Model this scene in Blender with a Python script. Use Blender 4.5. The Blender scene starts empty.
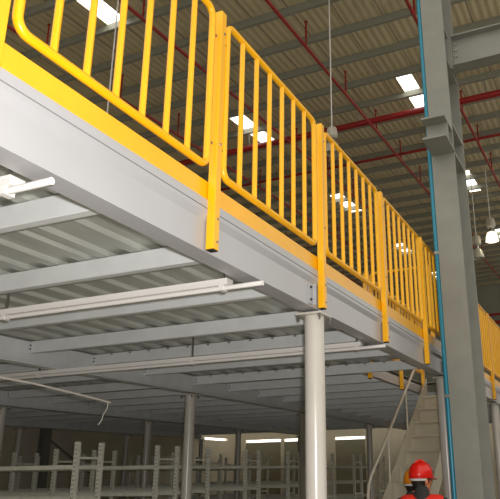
import bpy, bmesh, math, random
from mathutils import Vector, Matrix
random.seed(7)
S = bpy.context.scene
COL = S.collection
H = 1.72                                   # eye height of the photographer

# ------------------------------------------------------------------ camera
cam = bpy.data.cameras.new('camera'); co = bpy.data.objects.new('camera', cam); COL.objects.link(co)
yaw, pitch, roll = math.radians(23.1245), math.radians(18.3936), math.radians(-0.8549)
f = Vector((-math.sin(yaw)*math.cos(pitch), math.cos(yaw)*math.cos(pitch), math.sin(pitch)))
r0 = Vector((math.cos(yaw), math.sin(yaw), 0)); u0 = r0.cross(f)
r = r0*math.cos(roll) + u0*math.sin(roll); u = -r0*math.sin(roll) + u0*math.cos(roll)
mw = Matrix((r, u, -f)).transposed().to_4x4(); mw.translation = (0, 0, H)
co.matrix_world = mw
cam.sensor_width = 36; cam.lens = 665.578*36/500; cam.shift_x = -0.14; cam.shift_y = 0.001
cam.clip_start = 0.05; cam.clip_end = 300
S.camera = co

# ------------------------------------------------------------------ world, flash, exposure
w = bpy.data.worlds.new('sky'); S.world = w; w.use_nodes = True
bg = w.node_tree.nodes['Background']; bg.inputs[0].default_value = (1.0, 0.96, 0.88, 1); bg.inputs[1].default_value = 1.25
fl = bpy.data.lights.new('camera_flash', 'POINT'); fl.energy = 500; fl.shadow_soft_size = 0.03; fl.color = (1, 0.98, 0.97)
fo = bpy.data.objects.new('camera_flash', fl); COL.objects.link(fo); fo.location = Vector((0, 0, H)) + r*0.05 + u*0.07
S.view_settings.view_transform = 'Standard'; S.view_settings.look = 'None'
S.view_settings.gamma = 1; S.view_settings.use_curve_mapping = False
S.view_settings.exposure = 0.0

# ------------------------------------------------------------------ materials
def lin(c): return tuple(((v/255)/12.92 if v/255 <= .04045 else ((v/255+.055)/1.055)**2.4) for v in c) + (1,)
def mat(name, rgb, rough=.5, metal=0., var=.06, scale=6., bump=0., bscale=60., spec=.5, stretch=None):
    m = bpy.data.materials.new(name); m.use_nodes = True; nt = m.node_tree; N = nt.nodes; L = nt.links
    b = N['Principled BSDF']; b.inputs['Roughness'].default_value = rough; b.inputs['Metallic'].default_value = metal
    b.inputs['Specular IOR Level'].default_value = spec
    tc = N.new('ShaderNodeTexCoord'); mp = N.new('ShaderNodeMapping'); L.new(tc.outputs['Object'], mp.inputs[0])
    if stretch: mp.inputs['Scale'].default_value = stretch
    n = N.new('ShaderNodeTexNoise'); n.inputs['Scale'].default_value = scale; n.inputs['Detail'].default_value = 4
    L.new(mp.outputs[0], n.inputs['Vector'])
    cr = N.new('ShaderNodeValToRGB'); c = lin(rgb)
    cr.color_ramp.elements[0].position = .3; cr.color_ramp.elements[1].position = .7
    cr.color_ramp.elements[0].color = tuple(v*(1-var) for v in c[:3]) + (1,)
    cr.color_ramp.elements[1].color = tuple(min(1, v*(1+var)) for v in c[:3]) + (1,)
    L.new(n.outputs['Fac'], cr.inputs[0]); L.new(cr.outputs[0], b.inputs['Base Color'])
    if bump:
        n2 = N.new('ShaderNodeTexNoise'); n2.inputs['Scale'].default_value = bscale; L.new(mp.outputs[0], n2.inputs['Vector'])
        bp = N.new('ShaderNodeBump'); bp.inputs['Strength'].default_value = bump; bp.inputs['Distance'].default_value = .01
        L.new(n2.outputs['Fac'], bp.inputs['Height']); L.new(bp.outputs[0], b.inputs['Normal'])
    return m
YEL = mat('yellow_paint', (240, 174, 6), .34, var=.04)
BEAM = mat('white_grey_beam_paint', (167, 166, 167), .3, var=.025, scale=3)
JOI = mat('grey_joist_paint', (209, 211, 210), .42, var=.05)
DECK = mat('galvanised_deck_sheet', (168, 170, 162), .38, .12, var=.12, scale=4, stretch=(4, .6, 4))
SLAB = mat('deck_board', (140, 135, 125), .8)
COLM = mat('round_column_paint', (196, 190, 180), .25, var=.03)
HCOL = mat('steel_column_grey_paint', (132, 132, 122), .5, var=.07, scale=5, bump=.08)
TEAL = mat('teal_pipe_paint', (30, 126, 150), .3, var=.05)
RED = mat('red_sprinkler_paint', (150, 26, 22), .45, var=.08)
PURL = mat('purlin_grey', (142, 142, 128), .5, var=.06)
TRUNK = mat('white_trunking', (226, 222, 218), .4, var=.02)
BOLT = mat('zinc_bolt', (150, 146, 138), .35, .8)
BLACK = mat('black_rubber', (28, 28, 27), .6)
RACK = mat('galvanised_rack', (240, 237, 222), .4, .05, var=.08, scale=14)
STAIR = mat('beige_stair_paint', (188, 179, 158), .4, var=.05)
RAILW = mat('pale_handrail_paint', (206, 196, 176), .35, var=.03)
WALLM = mat('grey_panel_wall', (214, 204, 180), .8, var=.06, scale=2)
ENDW = mat('end_wall_cladding', (140, 140, 126), .7, var=.05, scale=1)
HALLW = mat('pale_hall_cladding', (205, 200, 184), .7, var=.05, scale=1)
DOORM = mat('dock_door_panel', (146, 140, 116), .6, var=.05)
CABLE = mat('pale_cable', (214, 206, 196), .5)
HELR = mat('red_helmet_plastic', (226, 28, 18), .22, var=.03)
HELO = mat('orange_helmet_plastic', (232, 140, 20), .25, var=.03)
VEST = mat('red_vest_cloth', (238, 44, 22), .8, var=.06, bump=.3, bscale=40)
DARK = mat('dark_grey_cloth', (52, 52, 50), .9, var=.1)
TROU = mat('blue_grey_trousers', (62, 68, 80), .9, var=.1)
SKIN = mat('skin', (206, 128, 88), .5, var=.04)
HAIR = mat('black_hair', (26, 22, 20), .6, var=.2, scale=60)
WHITE = mat('white_strap', (222, 220, 214), .6)
ORVEST = mat('orange_vest_cloth', (222, 120, 40), .8, var=.06)
LAMPM = mat('lamp_reflector', (196, 192, 176), .35, .2)

def roofmat():
    m = mat('roof_sheet', (208, 194, 158), .55, var=.05, scale=.8); nt = m.node_tree; N = nt.nodes; L = nt.links
    tc = N.new('ShaderNodeTexCoord'); wv = N.new('ShaderNodeTexWave'); wv.bands_direction = 'X'; wv.inputs['Scale'].default_value = 1.6
    wv.inputs['Distortion'].default_value = 0
    L.new(tc.outputs['Object'], wv.inputs['Vector'])
    bp = N.new('ShaderNodeBump'); bp.inputs['Strength'].default_value = .5; bp.inputs['Distance'].default_value = .03
    L.new(wv.outputs['Fac'], bp.inputs['Height']); L.new(bp.outputs[0], N['Principled BSDF'].inputs['Normal'])
    sp = N.new('ShaderNodeSeparateXYZ'); L.new(tc.outputs['Object'], sp.inputs[0])
    fr = N.new('ShaderNodeMath'); fr.operation = 'FRACT'; L.new(sp.outputs[0], fr.inputs[0])
    lt = N.new('ShaderNodeMath'); lt.operation = 'LESS_THAN'; lt.inputs[1].default_value = .035; L.new(fr.outputs[0], lt.inputs[0])
    b = N['Principled BSDF']; old = b.inputs['Base Color'].links[0].from_socket
    mx = N.new('ShaderNodeMixRGB'); L.new(lt.outputs[0], mx.inputs[0]); L.new(old, mx.inputs[1]); mx.inputs[2].default_value = (.26, .22, .15, 1)
    L.new(mx.outputs[0], b.inputs['Base Color'])
    return m
ROOF = roofmat()
def checkermat():
    m = mat('checker_plate', (186, 176, 154), .3, .2, var=.05); nt = m.node_tree; N = nt.nodes; L = nt.links
    tc = N.new('ShaderNodeTexCoord'); vo = N.new('ShaderNodeTexVoronoi'); vo.inputs['Scale'].default_value = 60
    L.new(tc.outputs['Object'], vo.inputs['Vector'])
    bp = N.new('ShaderNodeBump'); bp.inputs['Strength'].default_value = .3; bp.inputs['Distance'].default_value = .004; bp.invert = True
    L.new(vo.outputs['Distance'], bp.inputs['Height']); L.new(bp.outputs[0], N['Principled BSDF'].inputs['Normal'])
    return m
CHECK = checkermat()
def concretemat():
    return mat('concrete_floor', (150, 144, 132), .5, var=.12, scale=1.2, bump=.1)
FLOOR = concretemat()
def panemat():
    m = bpy.data.materials.new('glowing_daylight_sheet'); m.use_nodes = True; nt = m.node_tree; N = nt.nodes; L = nt.links
    N.remove(N['Principled BSDF']); o = N['Material Output']
    t = N.new('ShaderNodeBsdfTranslucent'); t.inputs[0].default_value = (.95, .95, .92, 1)
    e = N.new('ShaderNodeEmission'); e.inputs[0].default_value = (1, .98, .93, 1); e.inputs[1].default_value = 1.2  # built-in glow stands in for daylight through the sheet
    a = N.new('ShaderNodeAddShader'); L.new(t.outputs[0], a.inputs[0]); L.new(e.outputs[0], a.inputs[1]); L.new(a.outputs[0], o.inputs[0])
    return m
PANE = panemat()
def postmat():
    m = mat('slotted_rack_upright', (240, 237, 222), .4, .05, var=.08, scale=14); nt = m.node_tree; N = nt.nodes; L = nt.links
    b = N['Principled BSDF']; old = b.inputs['Base Color'].links[0].from_socket
    tc = N.new('ShaderNodeTexCoord'); sp = N.new('ShaderNodeSeparateXYZ'); L.new(tc.outputs['Object'], sp.inputs[0])
    def M(op, a, v):
        n = N.new('ShaderNodeMath'); n.operation = op; L.new(a, n.inputs[0])
        if isinstance(v, float): n.inputs[1].default_value = v
        elif v is not None: L.new(v, n.inputs[1])
        return n.outputs[0]
    zf = M('LESS_THAN', M('FRACT', M('MULTIPLY', sp.outputs[2], 20.), None), .4)
    xf = M('LESS_THAN', M('ABSOLUTE', M('SUBTRACT', M('ABSOLUTE', sp.outputs[0], None), .011), None), .0045)
    yf = M('LESS_THAN', sp.outputs[1], -.0205)
    k = M('MULTIPLY', M('MULTIPLY', zf, xf), yf)
    mx = N.new('ShaderNodeMixRGB'); L.new(k, mx.inputs[0]); L.new(old, mx.inputs[1]); mx.inputs[2].default_value = (.2, .2, .18, 1)
    L.new(mx.outputs[0], b.inputs['Base Color'])
    return m
POSTM = postmat()
def emit(name, rgb, s):
    m = bpy.data.materials.new(name); m.use_nodes = True; b = m.node_tree.nodes['Principled BSDF']
    b.inputs['Emission Color'].default_value = lin(rgb); b.inputs['Emission Strength'].default_value = s
    return m
GLOW = emit('glowing_glass_shade', (255, 240, 205), 1.6)
LIT = emit('lit_lamp', (255, 246, 225), 6)

# ------------------------------------------------------------------ geometry helpers
class MB:
    def __init__(s): s.bm = bmesh.new()
    def hexa(s, pts):
        v = [s.bm.verts.new(p) for p in pts]
        for q in ((0,3,2,1),(4,5,6,7),(0,1,5,4),(1,2,6,5),(2,3,7,6),(3,0,4,7)): s.bm.faces.new([v[i] for i in q])
        return s
    def box(s, x0, x1, y0, y1, z0, z1):
        return s.hexa([(x0,y0,z0),(x1,y0,z0),(x1,y1,z0),(x0,y1,z0),(x0,y0,z1),(x1,y0,z1),(x1,y1,z1),(x0,y1,z1)])
    def prism(s, poly, axis, t0, t1):
        def P(a, b, t): return {'x': (t,a,b), 'y': (a,t,b), 'z': (a,b,t)}[axis]
        A = [s.bm.verts.new(P(a,b,t0)) for a,b in poly]; B = [s.bm.verts.new(P(a,b,t1)) for a,b in poly]
        n = len(poly); s.bm.faces.new(A[::-1]); s.bm.faces.new(B)
        for i in range(n): s.bm.faces.new((A[i],A[(i+1)%n],B[(i+1)%n],B[i]))
        return s
    def tube(s, pts, rad, seg=10, closed=False):
        pts = [Vector(p) for p in pts]; n = len(pts); rings = []
        up = None
        for i, p in enumerate(pts):
            if closed: t = (pts[(i+1)%n]-pts[i-1]).normalized()
            else: t = (pts[min(i+1,n-1)]-pts[max(i-1,0)]).normalized()
            if up is None:
                a = Vector((0,0,1)) if abs(t.z) < .9 else Vector((1,0,0)); up = t.cross(a).normalized()
            up = (up - t*up.dot(t)).normalized(); b = t.cross(up)
            rr = rad[i] if isinstance(rad, (list, tuple)) else rad
            rings.append([s.bm.verts.new(p + (up*math.cos(k*2*math.pi/seg) + b*math.sin(k*2*math.pi/seg))*rr) for k in range(seg)])
        m = n if closed else n-1
        for i in range(m):
            A, B = rings[i], rings[(i+1)%n]
            off = 0
            if closed and i == n-1:
                off = min(range(seg), key=lambda o: (A[0].co-B[o].co).length)
            for k in range(seg): s.bm.faces.new((A[k],A[(k+1)%seg],B[(k+1+off)%seg],B[(k+off)%seg]))
        if not closed: s.bm.faces.new(rings[0][::-1]); s.bm.faces.new(rings[-1])
        return s
    def lathe(s, prof, c, seg=20, axis='z'):
        rings = []
        for rr, z in prof:
            ring = []
            for k in range(seg):
                a = k*2*math.pi/seg; p = (rr*math.cos(a), rr*math.sin(a), z)
                if axis == 'x': p = (p[2], p[0], p[1])
                if axis == 'y': p = (p[0], p[2], p[1])
                ring.append(s.bm.verts.new(Vector(c)+Vector(p)))
            rings.append(ring)
        for A, B in zip(rings, rings[1:]):
            for k in range(seg): s.bm.faces.new((A[k],A[(k+1)%seg],B[(k+1)%seg],B[k]))
        s.bm.faces.new(rings[0][::-1]); s.bm.faces.new(rings[-1])
        return s
    def build(s, name, m, parent=None, origin=(0,0,0), smooth=False, bevel=0):
        bm = s.bm; bmesh.ops.recalc_face_normals(bm, faces=bm.faces[:])
        bmesh.ops.translate(bm, verts=bm.verts[:], vec=-Vector(origin))
        me = bpy.data.meshes.new(name); bm.to_mesh(me); bm.free(); me.materials.append(m)
        o = bpy.data.objects.new(name, me); COL.objects.link(o)
        if parent: o.parent = parent
        else: o.location = origin
        if smooth:
            me.polygons.foreach_set('use_smooth', [True]*len(me.polygons))
            me.set_sharp_from_angle(angle=math.radians(40))
        if bevel:
            b = o.modifiers.new('bevel', 'BEVEL'); b.width = bevel; b.segments = 2; b.limit_method = 'ANGLE'
        return o
def tag(o, label, cat, group=None, kind=None):
    if kind: o['kind'] = kind
    if label: o['label'] = label
    if cat: o['category'] = cat
    if group: o['group'] = group
    return o
def thing(name, label, cat, loc=(0,0,0), group=None):
    o = bpy.data.objects.new(name, None); COL.objects.link(o); o.location = loc; o.empty_display_size = .1
    return tag(o, label, cat, group)
def copy_tree(o, parent=None):
    c = o.copy(); COL.objects.link(c)
    if parent: c.parent = parent
    for ch in list(o.children): copy_tree(ch, c)
    return c
def struct(name, mb, m, **k): 
    o = mb.build(name, m, **k); o['kind'] = 'structure'; return o
ORD = ['first','second','third','fourth','fifth','sixth','seventh','eighth','ninth','tenth','eleventh','twelfth','thirteenth','fourteenth','fifteenth','sixteenth']
def bolt(mb, p, axis='x', rad=.009, h=.008, d=1):
    return mb.lathe([(rad, 0), (rad, h*d), (rad*.55, h*d), (rad*.55, h*1.9*d)], p, 6, axis)

# ------------------------------------------------------------------ key levels
EX = -1.65                  # outer face of the mezzanine edge
ZB = H + .98                # underside of edge beam
ZT = 2.953                  # deck level
JB = H + 1.095; DB = H + 1.202
GX = [-4.98, -8.26, -11.54]
CY = [3.87, 7.35, 10.80, 14.25, 17.7]
SLX0, SLX1, SLY0, SLY1 = -2.62, -1.757, 7.47, 10.1      # stair opening
LW = -12.9                  # left wall under the deck
def zr(y): return H + 10 + .066*y                      # roof underside

# ------------------------------------------------------------------ setting
struct('floor', MB().box(-20, 8, -6, 50.2, -.15, 0), FLOOR)
# roof sheet with skylight openings
sky_x = [(-10.35, -9.80), (-4.62, -4.14)]
sky_y = [(7.8, 10.95), (16.4, 19.1), (25.4, 28.2), (34.4, 37.2), (43.4, 45.9)]
xs = [-18, sky_x[0][0], sky_x[0][1], sky_x[1][0], sky_x[1][1], 6]
ys = [3.0] + [v for p in sky_y for v in p] + [50.0]
rb = MB()
for i in range(len(xs)-1):
    for j in range(len(ys)-1):
        if i in (1, 3) and j % 2 == 1: continue
        x0, x1, y0, y1 = xs[i], xs[i+1], ys[j], ys[j+1]
        rb.hexa([(x0,y0,zr(y0)),(x1,y0,zr(y0)),(x1,y1,zr(y1)),(x0,y1,zr(y1)),(x0,y0,zr(y0)+.06),(x1,y0,zr(y0)+.06),(x1,y1,zr(y1)+.06),(x0,y1,zr(y1)+.06)])
struct('ceiling', rb, ROOF)
k = 1
for (x0, x1) in sky_x:
    for (y0, y1) in sky_y:
        m = MB().hexa([(x0,y0,zr(y0)+.02),(x1,y0,zr(y0)+.02),(x1,y1,zr(y1)+.02),(x0,y1,zr(y1)+.02),(x0,y0,zr(y0)+.03),(x1,y0,zr(y0)+.03),(x1,y1,zr(y1)+.03),(x0,y1,zr(y1)+.03)])
        struct('window_%d' % k, m, PANE); k += 1
# end wall of the hall with horizontal rails
struct('wall_end', MB().box(-20, 8, 50.0, 50.2, 0, zr(50)+.3), ENDW)
# low walls enclosing the space under the mezzanine, with dock doors and glowing panes over them as daylight slits
WY = 22.0; WT = 3.6
wb = MB()
doors = [(-12.45, -11.02), (-10.9, -10.3), (-8.95, -7.85)]
px = LW
for (a, b) in doors:
    wb.box(px, a, WY, WY+.2, 0, WT); wb.box(a, b, WY, WY+.2, 2.83, WT); px = b
wb.box(px, -2.0, WY, WY+.2, 0, WT)
struct('wall_back', wb, WALLM)
for n, (a, b) in enumerate(doors):
    d = MB()
    for q in range(5): d.box(a+.003, b-.003, WY+.05, WY+.09, .003+q*.55, .54+q*.55)
    d.box(a+.003, b-.003, WY+.06, WY+.08, .02, 2.74)
    struct('door_%d' % (n+1), d, DOORM)
    struct('window_%d' % (11+n), MB().box(a+.003, b-.003, WY+.1, WY+.12, 2.745, 2.828), PANE)  # glowing strip added in the gap above the door to imitate daylight
wl = MB(); wl.box(LW-.2, LW, 2, 20.0, 0, WT); wl.box(LW-.2, LW, 20.0, 21.5, 0, 2.80); wl.box(LW-.2, LW, 20.0, 21.5, 2.88, WT); wl.box(LW-.2, LW, 21.5, WY+.2, 0, WT)
struct('wall_left', wl, WALLM)
struct('window_14', MB().box(LW-.12, LW-.1, 20.003, 21.497, 2.803, 2.877), PANE)  # same added glowing strip, imitating daylight in the left wall

struct('wall_rear_light_block', MB().box(-20, 8, -6.2, -6, 0, 5.0), ENDW)  # unseen wall added to darken under the deck, low so sky lights the roof
struct('wall_hall_left', MB().hexa([(-18.2,-6,0),(-18.002,-6,0),(-18.002,50,0),(-18.2,50,0),(-18.2,-6,zr(-6)),(-18.002,-6,zr(-6)),(-18.002,50,zr(50)),(-18.2,50,zr(50))]), HALLW)
struct('wall_right_light_block', MB().box(8, 8.2, -6, 50, 0, 5.0), ENDW)  # unseen, added to block side light below; left open above for the roof
# roof purlins: C sections running across the hall
pur_y = [y for y in [4.0+1.37*i for i in range(34)]][:33]
pur = None
PG = 'grey roof purlins under the metal roof'
def purlin(y):
    z = zr(y) - .002
    m = MB().box(-18, 6, y-.005, y+.005, z-.19, z).box(-18, 6, y, y+.09, z-.195, z-.185).box(-18, 6, y+.085, y+.095, z-.195, z-.165)
    return m
base = purlin(4.0).build('roof_purlin', PURL, origin=(-6, 4.0, zr(4.0)-.19))
for i, y in enumerate(pur_y):
    o = base if i == 0 else base.copy()
    if i: COL.objects.link(o)
    o.location = (-6, y, zr(y)-.19)
    tag(o, 'long grey steel purlin running across the underside of the metal roof', 'roof beam', PG)

# sprinkler pipes: branch lines down the roof, mains across
KP = .915
def zp(y): return H + KP*10 + .066*y
bx = [-3.0, -5.78, -8.62, -11.5, -14.4]
bl = ['red sprinkler branch pipe rising at the right of the grey column', 'long red sprinkler branch pipe crossing the roof between hanging lamp and grey column',
      'red sprinkler branch pipe seen through the bars of the nearest railing panels', 'red sprinkler branch pipe high behind the first railing panel, left of photo',
      'leftmost red sprinkler branch pipe, at the far left under the roof']
for x, l in zip(bx, bl):
    root = thing('sprinkler_pipe', l, 'pipe', (x, 25, zp(25)), 'red sprinkler branch pipes')
    MB().tube([(x, 5, zp(5)), (x, 48, zp(48))], .042, 8).build('pipe', RED, root, root.location, smooth=True)
    y = 7.38
    while y < 40:
        MB().tube([(x, y, zp(y)+.02), (x, y, zp(y)+.74)], .024, 6).lathe([(.04, 0), (.05, .02), (.02, .05)], (x, y, zp(y)+.73), 8).build('sprinkler_riser', RED, root, root.location)
        y += 2.735
for y, rad, l in ((17.85, .1, 'thick red water main crossing the roof behind the hanging lamp'), (20.85, .05, 'thinner red pipe crossing the roof beyond the thick red main'),):
    z = zp(y) + .15
    root = thing('water_main', l, 'pipe', (-6, y, z), 'red pipes across the hall')
    MB().tube([(-17, y, z), (5, y, z)], rad, 12).build('pipe', RED, root, root.location, smooth=True)
    for q in range(5):
        xx = -14.2 + 4.0*q
        MB().box(xx-.012, xx+.012, y-.012, y+.012, z+rad*.9, zr(y)).build('hanger_rod', PURL, root, root.location)
    
# far main pipe near the end wall
root = thing('water_main', 'dark red pipe bundle against the far end wall', 'pipe', (-5, 49.2, 11.9))
MB().tube([(-17, 49.2, 11.9), (5, 49.2, 11.9)], .14, 10).build('pipe', RED, root, root.location, smooth=True)
MB().tube([(-17, 49.2, 12.5), (5, 49.2, 12.5)], .09, 10).build('pipe', RED, root, root.location, smooth=True)
for xx in (-14, -10, -6, -2): MB().box(xx-.05, xx+.05, 49.05, 49.99, 11.7, 11.77).build('bracket', PURL, root, root.location)

# pendant lamps on long rods
def lamp(x, y, z, sc, label, lit):
    shade = GLOW if lit else LAMPM
    zt = zr(y)
    root = thing('pendant_lamp', label, 'lamp', (x, y, z), 'high bay pendant lamps')
    MB().tube([(x, y, z+.2*sc), (x, y, zt)], .012*max(sc, 1.2), 8).build('rod', TRUNK, root, root.location, smooth=True)
    MB().lathe([(.03*sc, .25*sc), (.1*sc, .22*sc), (.12*sc, .14*sc), (.12*sc, .02*sc), (.08*sc, -.02*sc)], (x, y, z), 18).build('gear_housing', LAMPM, root, root.location, smooth=True)
    MB().lathe([(.05*sc, -.01*sc), (.05*sc, -.12*sc)], (x, y, z), 12).build('lamp_neck', BOLT, root, root.location, smooth=True)
    MB().lathe([(.05*sc, -.12*sc), (.11*sc, -.15*sc), (.15*sc, -.26*sc), (.165*sc, -.38*sc), (.16*sc, -.38*sc), (.14*sc, -.26*sc), (.09*sc, -.17*sc), (.03*sc, -.14*sc)], (x, y, z), 22).build('lamp_shade', shade, root, root.location, smooth=True)
    MB().lathe([(.02*sc, -.15*sc), (.06*sc, -.2*sc), (.08*sc, -.27*sc), (.06*sc, -.34*sc), (.02*sc, -.37*sc)], (x, y, z), 14).build('bulb', LIT if lit else TRUNK, root, root.location, smooth=True)
lamp(-4.80, 12.0, H+6.86, 1.0, 'unlit pale bell lamp hanging on a long rod above the third railing panel', False)
lamp(-3.43, 25.0, H+8.92, 1.5, 'brightly lit bell lamp hanging at the right of the grey column', True)
lamp(-8.35, 9.0, H+5.2, 1.0, 'pendant lamp on a thin pale rod behind the first railing panel', False)
lamp(-4.03, 25.0, H+8.3, 1.5, 'unlit pendant lamp on pale rod just right of the tall grey column', False)

# ------------------------------------------------------------------ tall H column with bracket, cross beam and teal pipe
cx0, cx1, cy0, cy1 = -1.487, -1.232, 6.70, 7.34
zc = zr(7) - .0
root = thing('steel_column', 'tall grey steel column with bracket standing before the mezzanine edge', 'column', ((cx0+cx1)/2, 7.02, 0))
og = root.location
MB().box(cx0, cx1, cy0, cy0+.028, .03, zc).build('flange', HCOL, root, og)
MB().box(cx0, cx1, cy1-.028, cy1, .03, zc).build('flange', HCOL, root, og)
MB().box(-1.368, -1.351, cy0+.028, cy1-.028, .03, zc).build('web', HCOL, root, og)
MB().box(cx0-.08, cx1+.08, cy0-.08, cy1+.08, .002, .03).build('base_plate', HCOL, root, og)
zb0, zb1 = H+3.345, H+3.62
for zz in (zb0+.01, zb1+.09, H+4.56, H+4.99):
    MB().box(-1.350, cx1-.004, cy0+.029, cy1-.029, zz-.012, zz+.012).build('stiffener', HCOL, root, og)
br = MB().box(cx0+.01, cx1+.01, cy0-.43, cy0-.001, zb0-.02, zb0+.002).build('bracket', HCOL, root, og)
MB().box(cx0+.02, cx1+.0, cy0-.24, cy0-.22, zb0+.002, zb1-.04).build('bracket_plate', HCOL, br, og)
MB().box(-1.368, -1.351, cy0-.219, cy0-.001, zb0+.002, zb1-.04).build('bracket_web', HCOL, br, og)
MB().box(cx0+.0, cx1+.0, cy0-.40, cy0-.001, zb1-.04, zb1-.018).build('bracket_cap', HCOL, br, og)
# cross beam
zq0, zq1 = H+4.57, H+4.985
root = thing('cross_beam', 'grey steel beam bolted to the side of the tall column, upper right', 'beam', (1.2, 7.02, zq0))
og = root.location
MB().box(-1.20, 5, 7.012, 7.028, zq0+.016, zq1-.016).build('web', HCOL, root, og)
MB().box(-1.20, 5, 6.92, 7.12, zq0, zq0+.016).build('flange', HCOL, root, og)
MB().box(-1.20, 5, 6.92, 7.12, zq1-.016, zq1).build('flange', HCOL, root, og)
MB().box(-1.345, -1.20, 6.95, 7.10, zq0-.02, zq1).build('end_plate', HCOL, root, og)
for q in range(4): 
    MB().lathe([(.016, 0), (.016, -.016)], (-1.16, 7.012, zq0+.08+.085*q), 6, 'y').build('bolt', BOLT, root, og)
# teal pipe clipped to the column's left edge
root = thing('teal_pipe', 'teal blue pipe running down the left edge of the tall grey column', 'pipe', (-1.512, 6.72, 0))
og = root.location
MB().tube([(-1.512, 6.722, .02), (-1.512, 6.722, zc-.1)], .024, 12).build('pipe', TEAL, root, og, smooth=True)
for zz in (1.0, 2.4, 3.9, 8.0): MB().box(-1.537, -1.487, 6.694, 6.75, zz, zz+.03).build('pipe_clip', BOLT, root, og)

# ------------------------------------------------------------------ round mezzanine columns
cr = .064
def round_column():
    t = thing('round_column', '', 'column', (0, 0, 0), 'round columns under the mezzanine')
    MB().lathe([(cr, .014), (cr, ZB-.03)], (0,0,0), 28).build('shaft', COLM, t, smooth=True)
    MB().box(-.085, .085, -.095, .095, ZB-.029, ZB-.016).build('cap_plate', COLM, t, bevel=.002)
    MB().box(-.12, .12, -.12, .12, .001, .0145).build('base_plate', COLM, t)
    for sx in (-1, 1):
        for sy in (-1, 1): bolt(MB(), (sx*.072, sy*.08, ZB-.03), 'z', .013, .02, -1).build('bolt', BOLT, t)
    return t
c0 = round_column(); used = False
colnames = {(0,0): 'nearest pale round column under the mezzanine edge beam, centre of photo', (0,1): 'pale round column half hidden beside the teal pipe and stair',
    (0,2): 'pale round column at the right edge of photo under the railing', (1,1): 'shiny round column in the middle of the shelving rows',
    (1,2): 'round column partly hidden behind the nearest round column', (2,1): 'round column at the far left edge of photo behind shelving', (2,2): 'round column between second and third shelving rows, left half of photo',
    (1,3): 'thin far round column left of the stair handrail', (2,3): 'thin far round column in front of the daylight slits'}
for i, x in enumerate([-1.70] + GX):
    for j, y in enumerate(CY):
        if i == 3 and j == 0: continue
        if i in (1, 2) and j == 0: continue
        t = c0 if not used else copy_tree(c0); used = True
        t.location = (x, y, 0)
        t['label'] = colnames.get((i, j), 'far round column standing deep in the shade under the mezzanine')

# ------------------------------------------------------------------ mezzanine: edge beams, girders, joists, deck
seg = [0.0] + CY
def edge_poly(): 
    a = EX
    return [(a,ZB),(a,ZB+.148),(a+.014,ZB+.185),(a+.014,ZB+.205),(a-.10,ZB+.205),(a-.10,ZB+.197),(a-.008,ZB+.197),(a-.008,ZB+.012),(a-.099,ZB+.012),(a-.099,ZB+.03),(a-.107,ZB+.03),(a-.107,ZB)]
el = ['pale edge beam with yellow railing, nearest length at left of photo', 'pale edge beam length between nearest round column and the stair', 'pale edge beam length passing behind the tall grey column',
      'pale edge beam length at the right edge of photo', 'far pale edge beam length beyond the right edge column', 'farthest pale edge beam length of the mezzanine']
for i in range(len(seg)-1):
    y0, y1 = seg[i]+.003, seg[i+1]-.003
    root = thing('edge_beam', el[i], 'beam', (EX, (y0+y1)/2, ZB), 'pale edge beams of the mezzanine')
    og = root.location
    MB().prism(edge_poly(), 'y', y0, y1).build('channel', BEAM, root, og)
    MB().box(EX-.10, EX+.012, y0, y1, ZB+.212, ZT).box(EX-.09, EX-.004, y0, y1, ZB+.205, ZB+.212).build('deck_trim', BEAM, root, og)
    for yy in (y1-.20,):
        p = MB().box(EX+.0005, EX+.006, yy, yy+.055, ZB+.012, ZB+.145).box(EX+.006, EX+.028, yy+.055, yy+.061, ZB+.012, ZB+.145).build('splice_plate', BEAM, root, og)
        for zz in (.04, .12): bolt(MB(), (EX+.006, yy+.025, ZB+zz), 'x', .008, .006).build('bolt', BLACK, p, og)
# toe board: yellow plate standing on the edge
tl = 'yellow toe board plate along the mezzanine edge under the railing'
root = tag(MB().box(EX-.004, EX+.004, .6, 19.4, ZT+.001, 3.05).build('toe_board', YEL, origin=(EX, 10, ZT)), tl, 'toe board')
# girders along the deck under the joist ends
gnames = ['grey girder on the columns in the middle of the deck underside', 'grey girder carried by the second inner row of columns', 'grey girder carried by the third inner row of columns']
g0 = {}
for gi, x in enumerate(GX):
    for i in range(len(seg)-1):
        y0, y1 = seg[i]+.003, seg[i+1]-.003
        key = round(y1-y0, 3)
        L2 = (y1-y0)/2
        if key not in g0:
            m = MB().box(-.006, .006, -L2, L2, ZB+.012, DB-.002).box(-.06, .06, -L2, L2, ZB+.004, ZB+.012)
            o = m.build('deck_girder', JOI, origin=(0,0,ZB+.004)); g0[key] = o
        else:
            o = g0[key].copy(); COL.objects.link(o)
        o.location = (x, (y0+y1)/2, ZB+.004)
        tag(o, gnames[gi], 'girder', 'grey girders under the mezzanine deck')
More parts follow.
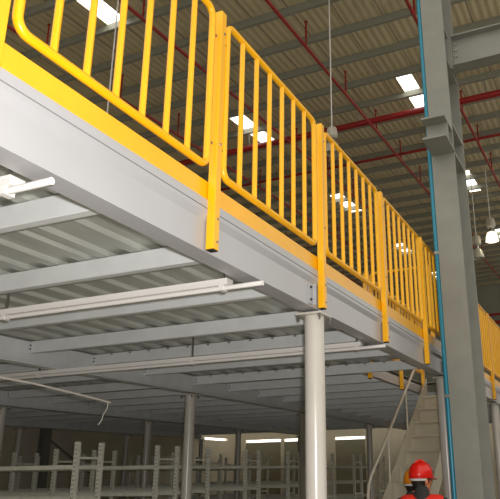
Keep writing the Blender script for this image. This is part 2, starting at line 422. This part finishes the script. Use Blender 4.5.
# joists: cold formed sections hung between the girders
jy = [1.22, 2.08, 2.90, 3.735, 4.64, 5.50, 6.36, 7.41] + [8.27+.86*i for i in range(12)]
xe = [EX-.108] + GX + [LW+.01]
def joist_mesh(x0, x1):
    m = MB().box(x0, x1, -.004, .004, JB, DB-.004).box(x0, x1, 0, .05, JB-.004, JB+.002).box(x0, x1, .046, .052, JB-.004, JB+.018).box(x0, x1, 0, .05, DB-.008, DB-.003)
    return m
jproto = {}
for b in range(4):
    for n, y in enumerate(jy):
        x1 = xe[b] - (.001 if b == 0 else .008); x0 = xe[b+1] + .008
        cut = b == 0 and SLY0 < y < SLY1
        if cut: x1 = SLX0 - .065
        if n == 0 and b > 0: continue
        key = (b, cut)
        if key not in jproto:
            t = thing('deck_joist', '', 'joist', (x0, 0, JB)); og = Vector((x0, 0, JB))
            joist_mesh(x0, x1).build('section', JOI, t, og)
            for xx in (x0+.006, x1-.06):
                if cut and xx > x0+.1: continue
                if b == 0 and xx > x0+.1: continue
                p = MB().box(xx, xx+.05, -.012, -.005, JB+.008, DB-.015).build('cleat', JOI, t, og)
                for zz in (.03, .065): bolt(MB(), (xx+.025, -.012, JB+zz), 'y', .008, .006, -1).build('bolt', BLACK, p, og)
            jproto[key] = t
        else:
            t = copy_tree(jproto[key])
        t.location = (x0, y, JB)
        t['group'] = 'grey joists under the mezzanine deck'
        if b == 0 and n < 9: t['label'] = 'grey deck joist meeting the pale edge beam, %s counting from the left' % ORD[n]
        elif b == 0: t['label'] = 'far grey deck joist behind the stair under the mezzanine'
        else: t['label'] = 'grey deck joist in the shade %s of the deck' % ('beyond the first inner girder', 'beyond the second inner girder', 'beyond the third inner girder')[b-1]
        if b == 0 and n in (3, 5, 7):
            q = x0 + .25
            while q < x1 - .1:
                MB().hexa([(q-.012,-.012,DB-.02),(q+.012,-.012,DB-.02),(q+.012,-.0045,DB-.02),(q-.012,-.0045,DB-.02),(q-.012,-.012,DB-.008),(q+.012,-.012,DB-.008),(q+.012,-.0045,DB-.008),(q-.012,-.0045,DB-.008)]).build('deck_clip', BOLT, t, (x0, 0, JB))
                q += .235
# corrugated deck
def corr(x0, x1, y0, y1):
    m = MB(); pts = []; x = x0
    z0, z1 = DB, DB+.024
    while x < x1:
        for dx, z in ((0, z0), (.075, z0), (.094, z1), (.216, z1)):
            if x+dx < x1: pts.append((x+dx, z))
        x += .235
    pts.append((x1, pts[-1][1]))
    A = [m.bm.verts.new((a, y0, z)) for a, z in pts]; B = [m.bm.verts.new((a, y1, z)) for a, z in pts]
    A2 = [m.bm.verts.new((a, y0, z+.0015)) for a, z in pts]; B2 = [m.bm.verts.new((a, y1, z+.0015)) for a, z in pts]
    for i in range(len(pts)-1):
        m.bm.faces.new((A[i], A[i+1], B[i+1], B[i])); m.bm.faces.new((A2[i], B2[i], B2[i+1], A2[i+1]))
    return m
root = thing('mezzanine_deck', 'ribbed metal mezzanine deck seen from below, resting on grey joists', 'deck', (-7, 10, DB))
og = root.location
DX1 = EX-.012
for (a, b, c, d) in ((LW+.005, SLX0-.03, .03, 19.6), (SLX0-.03, DX1-.0, .03, SLY0), (SLX0-.03, DX1, SLY1, 19.6)):
    corr(a+.001, b-.1 if b > -2 else b, c, d).build('ribbed_sheet', DECK, root, og)
    MB().box(a, b-.1 if b > -2 else b, c, d, DB+.052, DB+.064).build('floor_board', SLAB, root, og)
# beam along the inner side of the stair opening and its trimmer
root = thing('opening_beam', 'pale beam on the inner side of the stair opening with yellow posts', 'beam', (SLX0-.05, 8.2, ZB))
og = root.location
MB().prism([(SLX0+x, H+z) for x, z in ((0,1.085),(0,1.2),(-.06,1.2),(-.06,1.19),(-.008,1.19),(-.008,1.093),(-.06,1.093),(-.06,1.085))], 'y', 7.48, 10.2).build('channel', BEAM, root, og)
# ------------------------------------------------------------------ cable trunking with slim conduit under the deck
tn = ['white cable trunking with slim conduit, short end at far left of photo', 'long white cable trunking with slim conduit across the deck underside, left half', 'long white cable trunking with conduit ending behind the nearest round column']
for (y, xend, lab) in ((1.53, -1.62, tn[0]), (2.96, -1.585, tn[1]), (5.02, -1.59, tn[2])):
    root = thing('cable_trunking', lab, 'trunking', (-5, y, H+.95), 'white cable trunking under the deck')
    og = root.location
    MB().box(-12.5, -1.79, y-.03, y+.03, H+.948, H+.978).box(-12.5, -1.79, y-.034, y+.034, H+.978, H+.982).build('channel', TRUNK, root, og)
    MB().tube([(-12.5, y-.01, H+.934), (xend, y-.01, H+.934)], .0135, 10).build('conduit', TRUNK, root, og, smooth=True)
    for xx in (-1.83, -3.4, -5.2, -6.9, -9.0):
        MB().box(xx-.014, xx+.014, y-.026, y+.02, H+.9195, H+.9475).build('bracket', TRUNK, root, og)
        MB().box(xx-.006, xx+.006, y-.006, y+.006, H+.982, DB-.001).build('hanger', BOLT, root, og)
# loose cable hanging below the deck
root = thing('loose_cable', 'loose pale cable dangling below the deck at the left of photo', 'cable', (-4, 4.0, H+.6))
og = root.location
MB().tube([(-4, 1.9, H+1.06), (-4, 2.4, H+.80), (-4, 2.9, H+.715), (-4, 3.3, H+.682), (-4, 3.50, H+.673), (-4, 3.8, H+.662), (-4, 4.1, H+.641), (-4, 4.4, H+.618), (-4, 4.69, H+.592)], .0085, 8).build('conduit', CABLE, root, og, smooth=True)
MB().tube([(-4, 4.66, H+.592), (-4, 4.655, H+.54), (-4, 4.61, H+.48), (-4, 4.60, H+.44), (-4, 4.56, H+.396)], .0045, 6).build('wire', CABLE, root, og, smooth=True)

# ------------------------------------------------------------------ yellow railing
P0, DP = 1.198, 1.312
RX = EX + .030
PZ0, PZ1 = H+.982, H+1.42*1.622
def post_proto():
    t = thing('railing_post', '', 'railing post', (0,0,0), 'yellow railing posts on the mezzanine edge')
    MB().box(-.022, .022, -.024, .024, PZ0+.004, PZ1).build('tube', YEL, t, bevel=.004)
    MB().box(-.019, .019, -.021, .021, PZ0, PZ0+.004).build('end_cap', BLACK, t)
    for zz in (ZB+.045, ZB+.16, ZT+.3, PZ1-.13):
        bolt(MB(), (.022, .006, zz), 'x', .007, .004).build('bolt', BOLT, t)
    return t
def rrect(y0, y1, z0, z1, rad, n=5):
    pts = []
    for cy, cz, a0 in ((y1-rad, z1-rad, 0), (y0+rad, z1-rad, 90), (y0+rad, z0+rad, 180), (y1-rad, z0+rad, 270)):
        for i in range(n+1):
            a = math.radians(a0+90*i/n); pts.append((0, cy+rad*math.cos(a), cz+rad*math.sin(a)))
    return pts
def panel_proto(L, nb=6):
    t = thing('guardrail', '', 'railing panel', (0,0,0), 'yellow railing panels on the mezzanine edge')
    z0, z1 = H+1.388, H+2.285
    MB().tube(rrect(0, L, z0, z1, .055), 0.0185, 10, closed=True).build('frame', YEL, t, smooth=True)
    for i in range(nb):
        y = L*(i+1)/(nb+1)
        MB().tube([(0, y, z0+.006), (0, y, z1-.006)], .0145, 8).build('bar', YEL, t, smooth=True)
    for y in (-.028, L+.028):
        for z in (z0+.14, z1-.14): MB().tube([(0, y-.011, z), (0, y+.011, z)], .008, 6).build('lug', BOLT, t)
    return t
pp = post_proto(); np_ = 14
for i in range(np_):
    t = pp if i == 0 else copy_tree(pp)
    t.location = (RX, P0+DP*i+(.025 if i == 0 else 0), 0)
    t['label'] = ('yellow railing post on the edge beam, %s from the left edge of photo' % ORD[i]) if i < 6 else 'far yellow railing post beyond the tall grey column'
PL = DP - 2*.024 - 2*.05
pn = panel_proto(PL)
for i in range(np_-1):
    t = pn if i == 0 else copy_tree(pn)
    t.location = (RX-.004, P0+DP*i+(.1 if i == 0 else .076), 0)
    if i == 0: t.scale.y = .98
    t['label'] = ('yellow barred railing panel, %s counting from the left of photo' % ORD[i]) if i < 5 else 'far yellow barred railing panel beyond the tall grey column'
# railing round the stair opening
def opening_panel(L, loc, rot, label, nb):
    t = panel_proto(L, nb); t.location = loc; t.rotation_euler.z = rot; t['label'] = label; t['group'] = 'yellow railing round the stair opening'
    t.name = 'guardrail'
OX = SLX0 + .026
for y, l in ((7.53, 'short yellow railing post at the near corner of the stair opening, inner side'), (8.83, 'short yellow railing post hanging below the stair opening beam, left one'), (9.98, 'short yellow railing post hanging below the stair opening beam, beside the handrail'), ):
    t = copy_tree(pp); t.location = (OX, y, .05); t['label'] = l; t['group'] = 'yellow posts on the stair opening beam'
opening_panel(1.14-.12, (OX-.004, 8.89, 0), 0, 'yellow railing panel beside the stair opening seen under the edge beam', 6)
opening_panel(1.16, (OX-.004, 7.60, 0), 0, 'short yellow railing panel at the near corner of the stair opening', 7)
opening_panel(.664, (SLX1-.098, 7.445, 0), math.pi/2, 'yellow railing panel across the near end of the stair opening', 3)

for x, l in ((SLX1-.03, 'short yellow railing post at the near end of the stair opening, by the edge beam'), (SLX1-.83, 'short yellow railing post at the near end of the stair opening, by the inner beam')):
    t = thing('railing_post', l, 'railing post', (x, 7.445, H+1.266), 'yellow posts on the stair opening beam')
    MB().box(x-.022, x+.022, 7.428, 7.462, H+1.272, H+2.30).build('tube', YEL, t, t.location)
    MB().box(x-.05, x+.05, 7.385, 7.466, H+1.266, H+1.272).build('foot_plate', YEL, t, t.location)
# ------------------------------------------------------------------ stair
SA = .70; KS = 1.0936; TX0, TX1 = -2.57, -2.03
def ztop(y): return H + .222*KS + SA*(y-7.774*KS)
root = thing('steel_stair', 'beige checker plate steel stair rising to the mezzanine behind the workers', 'stair', (-2.3, 5.9, 0))
og = root.location
yb = 7.774*KS - (H+.222*KS)/SA; yt = 10.05
for x in (TX0, TX1-.012):
    MB().prism([(yb, .002), (yt, ztop(yt)), (yt, ztop(yt)-.30), (yb+.42, .002)], 'x', x, x+.012).build('stringer', STAIR, root, og)
NR = 15; rise = ZT/NR; run = rise/SA
for i in range(1, NR):
    z = rise*i; yn = 7.774*KS + (z - H - .222*KS + .12)/SA
    tr = MB().box(TX0+.013, TX1-.013, yn-.028, yn+run-.002, z-.03, z).build('tread', CHECK, root, og)
    MB().box(TX0+.013, TX1-.013, yn, yn+.006, z-rise+.001, z-.031).build('riser', CHECK, root, og)
hx = TX0 + .006
def hr(y): return H + .453*KS + SA*(y-7.437*KS)
pts = [(hx, 7.22, ztop(7.22)-.06), (hx, 7.22, hr(7.22)-.16), (hx, 7.23, hr(7.23)-.09), (hx, 7.26, hr(7.26)-.03), (hx, 7.35, hr(7.35)), (hx, 9.5, hr(9.5)), (hx, 9.6, hr(9.57)), (hx, 9.9, hr(9.6))]
MB().tube(pts, .017, 10).build('handrail', RAILW, root, og, smooth=True)
for y in (8.02, 8.89): MB().tube([(hx, y, ztop(y)-.05), (hx, y, hr(y))], .013, 8).build('baluster', RAILW, root, og, smooth=True)

# ------------------------------------------------------------------ shelving rows under the deck
RXE = -6.0; RP = 2.1
rows = [(6.52, 6.94), (8.10, 8.58), (8.93, 9.43), (10.62, 11.10), (12.3, 12.84), (14.1, 14.6), (15.95, 16.45), (17.8, 18.3)]
levels = [1.81, 1.45, 1.09, .73, .37]
rl = ['nearest row of empty grey shelving under the deck, left of photo', 'second row of empty grey shelving counting from the left', 'third row of empty shelving, right behind the shiny round column', 'fourth row of empty grey shelving counting from the left',
      'fifth row of empty shelving just left of the nearest round column', 'sixth row of empty shelving, seen right of the nearest round column', 'seventh row of empty shelving near the stair handrail', 'farthest row of empty shelving before the back wall']
rackset = [-6.0, -7.86, -9.6, -11.25]
for ri, (y0, y1) in enumerate(rows):
    root = thing('shelving_row', rl[ri], 'shelving', (RXE-2.5, (y0+y1)/2, 0), 'rows of empty shelving under the deck'); og = root.location
    for xi, x in enumerate(rackset):
        for y in (y0, y1):
            # slotted angle-like upright: an open C
            m = MB().box(x-.028, x+.028, y-.024, y-.021, .002, RP).box(x-.028, x-.025, y-.021, y+.024, .002, RP).box(x+.025, x+.028, y-.021, y+.024, .002, RP)
            up = m.build('upright', POSTM, root, (x, y, 0)); up.location = (x-og.x, y-og.y, 0)
        for z in (1.915, 1.80, 1.2, .75, .3):
            MB().box(x-.012, x+.012, y0+.025, y1-.025, z-.014, z+.014).build('brace', RACK, root, og)
    for xa, xb in zip(rackset[1:], rackset):
        for z in levels:
            for y in (y0, y1):
                MB().box(xa+.029, xb-.029, y-.022, y+.018, z-.024, z+.024).build('shelf_beam', RACK, root, og)
            MB().box((xa+xb)/2-.03, (xa+xb)/2+.03, y0+.019, y1-.023, z-.012, z+.012).build('cross_tie', RACK, root, og)
# wall post with brace at the left wall
root = thing('wall_post', 'dark steel post with a diagonal brace at the left wall', 'post', (LW+.2, 12.7, 0)); og = root.location
MB().box(LW+.08, LW+.1, 12.6, 12.8, 0.001, DB-.1).box(LW+.26, LW+.28, 12.6, 12.8, 0.001, DB-.1).box(LW+.1, LW+.26, 12.69, 12.71, .001, DB-.1).build('post', HCOL, root, og)
MB().tube([(LW+.2, 12.8, 2.55), (LW+.25, 14.6, 1.6)], .03, 8).build('brace', HCOL, root, og)

# ------------------------------------------------------------------ people
def capsule(bm, a, b, ra, rb, sx=1, seg=14, flat=None):
    """tapered round-ended limb; flat=(fx,fy) squashes the section along world x / y"""
    a, b = Vector(a), Vector(b); d = (b-a); L = d.length
    t = d.normalized() if L > 1e-6 else Vector((0,0,1))
    q = Vector((0,0,1)).rotation_difference(t)
    rings = []
    prof = [(-ra*math.cos(math.radians(v)), ra*math.sin(math.radians(v))) for v in (8, 35, 62, 90)] + [(L + rb*math.sin(math.radians(v)), rb*math.cos(math.radians(v))) for v in (0, 28, 55, 82)]
    fx, fy = flat or (1, 1)
    for z, rr in prof:
        ring = []
        for k in range(seg):
            an = 2*math.pi*k/seg; p = q @ Vector((rr*math.cos(an), rr*math.sin(an), 0))
            p.x *= fx; p.y *= fy
            ring.append(bm.verts.new(a + t*z + p))
        rings.append(ring)
    for A, B in zip(rings, rings[1:]):
        for k in range(seg): bm.faces.new((A[k], A[(k+1)%seg], B[(k+1)%seg], B[k]))
    bm.faces.new(rings[0][::-1]); bm.faces.new(rings[-1])
def ellips(bm, c, rx, ry, rz, rot=None, zmin=-9, seg=20):
    g = bmesh.ops.create_uvsphere(bm, u_segments=seg, v_segments=seg//2+2, radius=1)
    for v in g['verts']:
        p = Vector((v.co.x*rx, v.co.y*ry, max(v.co.z, zmin)*rz))
        if rot: p = rot @ p
        v.co = Vector(c) + p
def remeshed(name, bm, vox, m, parent, smooth=6):
    bmesh.ops.recalc_face_normals(bm, faces=bm.faces[:])
    me = bpy.data.meshes.new('tmp'); bm.to_mesh(me); bm.free(); o = bpy.data.objects.new('tmp', me); COL.objects.link(o)
    a = o.modifiers.new('r', 'REMESH'); a.mode = 'VOXEL'; a.voxel_size = vox
    if smooth: c = o.modifiers.new('s', 'SMOOTH'); c.iterations = smooth; c.factor = .5
    dg = bpy.context.evaluated_depsgraph_get(); dg.update()
    nm = bpy.data.meshes.new_from_object(o.evaluated_get(dg)); nm.name = name
    bpy.data.objects.remove(o); bpy.data.meshes.remove(me)
    nm.materials.clear(); nm.materials.append(m)
    nm.polygons.foreach_set('use_smooth', [True]*len(nm.polygons))
    n = bpy.data.objects.new(name, nm); COL.objects.link(n); n.parent = parent
    return n
def person(loc, face, head_turn, label, hel, vest, scale):
    root = thing('person', label, 'person', loc); root.rotation_euler.z = face; root.scale = (scale,)*3
    HR = Matrix.Rotation(head_turn, 3, 'Z')
    hc = Vector((0, .015, 1.575)); K = .92
    HK = HR @ Matrix.Diagonal((K, K, K))
    def hp(x, y, z): return hc + HK @ Vector((x, y, z))
    bm = bmesh.new()
    # head: cranium, jaw, nose, ears, brow, lips
    ellips(bm, hp(0, -.012, .035), .076, .094, .098, HK); ellips(bm, hp(0, .018, -.045), .058, .07, .078, HK)
    capsule(bm, hp(0, .086, .012), hp(0, .106, -.026), .009, .014); ellips(bm, hp(0, .078, -.062), .024, .014, .009, HK); ellips(bm, hp(0, .074, -.1), .024, .018, .016, HK)
    capsule(bm, hp(-.035, .078, .03), hp(.035, .078, .03), .012, .012)
    for s in (-1, 1): ellips(bm, hp(s*.078, -.005, -.01), .012, .022, .034, HK)
    capsule(bm, (0, -.02, 1.40), hp(0, -.015, -.05), .062, .055)
    # trunk
    capsule(bm, (0, 0, .93), (0, 0, 1.02), .145, .135, flat=(1, .72)); capsule(bm, (0, 0, 1.05), (0, -.005, 1.28), .13, .155, flat=(1, .68))
    capsule(bm, (-.15, -.01, 1.37), (.15, -.01, 1.37), .06, .06)
    arms = []
    for s in (-1, 1):
        sh, elb, wr = Vector((s*.185, -.01, 1.37)), Vector((s*.225, -.03, 1.09)), Vector((s*.205, .07, .86))
        arms.append((sh, elb, wr))
        capsule(bm, sh, elb, .05, .04); capsule(bm, elb, wr, .04, .027)
        pm = wr + Vector((-s*.005, .025, -.075)); capsule(bm, wr, pm, .026, .034, flat=(.55, 1))
        for k, (dy, ln) in enumerate(((.03, .072), (.011, .082), (-.009, .076), (-.027, .06))):
            b0 = pm + Vector((0, dy, -.012)); b1 = b0 + Vector((-s*.008, .004, -ln*.55)); b2 = b1 + Vector((-s*.02, .006, -ln*.42))
            capsule(bm, b0, b1, .0095, .0088, seg=8); capsule(bm, b1, b2, .0088, .0075, seg=8)
        t0 = wr + Vector((-s*.01, .03, -.03)); t1 = t0 + Vector((-s*.015, .035, -.035)); t2 = t1 + Vector((-s*.008, .008, -.03))
        capsule(bm, t0, t1, .012, .0105, seg=8); capsule(bm, t1, t2, .0105, .0085, seg=8)
        hip, kn, an = Vector((s*.09, 0, .90)), Vector((s*.1, .015, .49)), Vector((s*.105, -.01, .09))
        capsule(bm, hip, kn, .088, .058); capsule(bm, kn, an, .056, .038); capsule(bm, an-Vector((0, .02, .04)), an+Vector((0, .14, -.055)), .036, .03)
    remeshed('body', bm, .007, SKIN, root, 2)
    # jacket (dark), vest over it, trousers, boots
    bm = bmesh.new()
    capsule(bm, (0, 0, .93), (0, 0, 1.05), .155, .15, flat=(1, .78)); capsule(bm, (0, 0, 1.05), (0, -.005, 1.28), .145, .168, flat=(1, .74))
    capsule(bm, (-.15, -.01, 1.375), (.15, -.01, 1.375), .07, .07); capsule(bm, (0, -.02, 1.38), (0, -.022, 1.475), .082, .07)
    for sh, elb, wr in arms: capsule(bm, sh, elb, .066, .054); capsule(bm, elb, wr + Vector((0, 0, .02)), .054, .042)
    remeshed('jacket', bm, .011, DARK, root, 4)
    bm = bmesh.new()
    capsule(bm, (0, 0, .98), (0, 0, 1.05), .17, .165, flat=(1, .82)); capsule(bm, (0, 0, 1.05), (0, -.006, 1.28), .16, .182, flat=(1, .78))
    capsule(bm, (-.135, -.012, 1.375), (.135, -.012, 1.375), .084, .084)
    remeshed('vest', bm, .011, vest, root, 4)
    bm = bmesh.new()
    capsule(bm, (0, 0, .90), (0, 0, .97), .15, .146, flat=(1, .78))
    for s in (-1, 1): capsule(bm, (s*.09, 0, .88), (s*.1, .015, .49), .098, .075); capsule(bm, (s*.1, .015, .49), (s*.105, -.01, .12), .074, .062)
    remeshed('trousers', bm, .012, TROU, root, 4)
    for s in (-1, 1):
        bm = bmesh.new(); capsule(bm, (s*.105, -.01, .16), (s*.105, -.02, .06), .055, .05); capsule(bm, (s*.105, -.03, .05), (s*.11, .15, .04), .05, .04)
        remeshed('boot', bm, .01, BLACK, root, 3)
    # hair under the helmet, at the back and sides
    bm = bmesh.new(); ellips(bm, hp(0, -.02, .01), .085, .098, .085, HK); ellips(bm, hp(0, -.05, -.045), .062, .05, .05, HK)
    remeshed('hair', bm, .008, HAIR, root, 3)
    for s in (-1, 1):
        bm = bmesh.new(); ellips(bm, hp(s*.03, .079, .012), .011, .009, .007, HK, seg=10)
        me = bpy.data.meshes.new('eye'); bm.to_mesh(me); bm.free(); me.materials.append(BLACK); o = bpy.data.objects.new('eye', me); COL.objects.link(o); o.parent = root
    # helmet: dome shell, ridge, brim with peak, chin strap band, clip
    bm = bmesh.new(); prof = []
    n = 30
    rings = []
    for (kx, z) in ((1.0, -.005), (.995, .03), (.95, .066), (.84, .1), (.66, .125), (.4, .14), (.12, .146)):
        rings.append([bm.verts.new(hp(.102*kx*math.cos(2*math.pi*i/n), -.008 + .120*kx*math.sin(2*math.pi*i/n), .024+z)) for i in range(n)])
    for A, B in zip(rings, rings[1:]):
        for i in range(n): bm.faces.new((A[i], A[(i+1)%n], B[(i+1)%n], B[i]))
    bm.faces.new(rings[-1]); 
    me = bpy.data.meshes.new('helmet'); bmesh.ops.recalc_face_normals(bm, faces=bm.faces[:]); bm.to_mesh(me); bm.free(); me.materials.append(hel)
    me.polygons.foreach_set('use_smooth', [True]*len(me.polygons))
    ho = bpy.data.objects.new('helmet', me); COL.objects.link(ho); ho.parent = root
    so = ho.modifiers.new('solid', 'SOLIDIFY'); so.thickness = .004; so.offset = 1
    bm = bmesh.new(); rings = []
    for t, dz in ((0.985, .004), (1, -.004)):
        rings.append([bm.verts.new(hp(.103*t*math.cos(a) , -.008+.121*t*math.sin(a), .024+dz)) for a in [2*math.pi*i/n for i in range(n)]])
    out = []
    for i in range(n):
        a = 2*math.pi*i/n; ext = .012 + .05*max(0, math.sin(a))**2.2
        out.append(bm.verts.new(hp((.103+ext*.6)*math.cos(a), -.008+(.121+ext)*math.sin(a), .020-.02*max(0, math.sin(a))**2)))
    for i in range(n):
        j = (i+1) % n; bm.faces.new((rings[0][i], rings[0][j], out[j], out[i])); bm.faces.new((rings[1][j], rings[1][i], out[i], out[j]))
    me = bpy.data.meshes.new('brim'); bm.to_mesh(me); bm.free(); me.materials.append(hel); me.polygons.foreach_set('use_smooth', [True]*len(me.polygons))
    bo = bpy.data.objects.new('brim', me); COL.objects.link(bo); bo.parent = ho
    MB().tube([hp(0, -.008+.106*math.cos(a), .046+.138*math.sin(a)) for a in [math.pi*(.12+.76*i/10) for i in range(11)]], .009, 8).build('ridge', hel, ho, smooth=True)
    MB().tube([hp(.086*math.cos(a), -.01+.106*math.sin(a), .006) for a in [math.pi*(1.02+.96*i/12) for i in range(13)]], .011, 8).build('headband', WHITE, ho, smooth=True)
    c = hp(.0, .125, .07); MB().box(c.x-.014, c.x+.014, c.y-.02, c.y+.014, c.z-.012, c.z+.016).build('lamp_clip', BLACK, ho)
    return root
# facing angle is measured from +Y turning left; the view direction is yaw to the left of +Y
person((-1.72, 6.33, .0), yaw - math.radians(18), -math.radians(42), 'worker in red helmet and red vest, back turned, looking right before the stair', HELR, VEST, 1.035)
person((-1.94, 6.86, .0), yaw - math.radians(100), 0, 'worker in orange helmet mostly hidden behind the worker in red', HELO, ORVEST, 1.0)
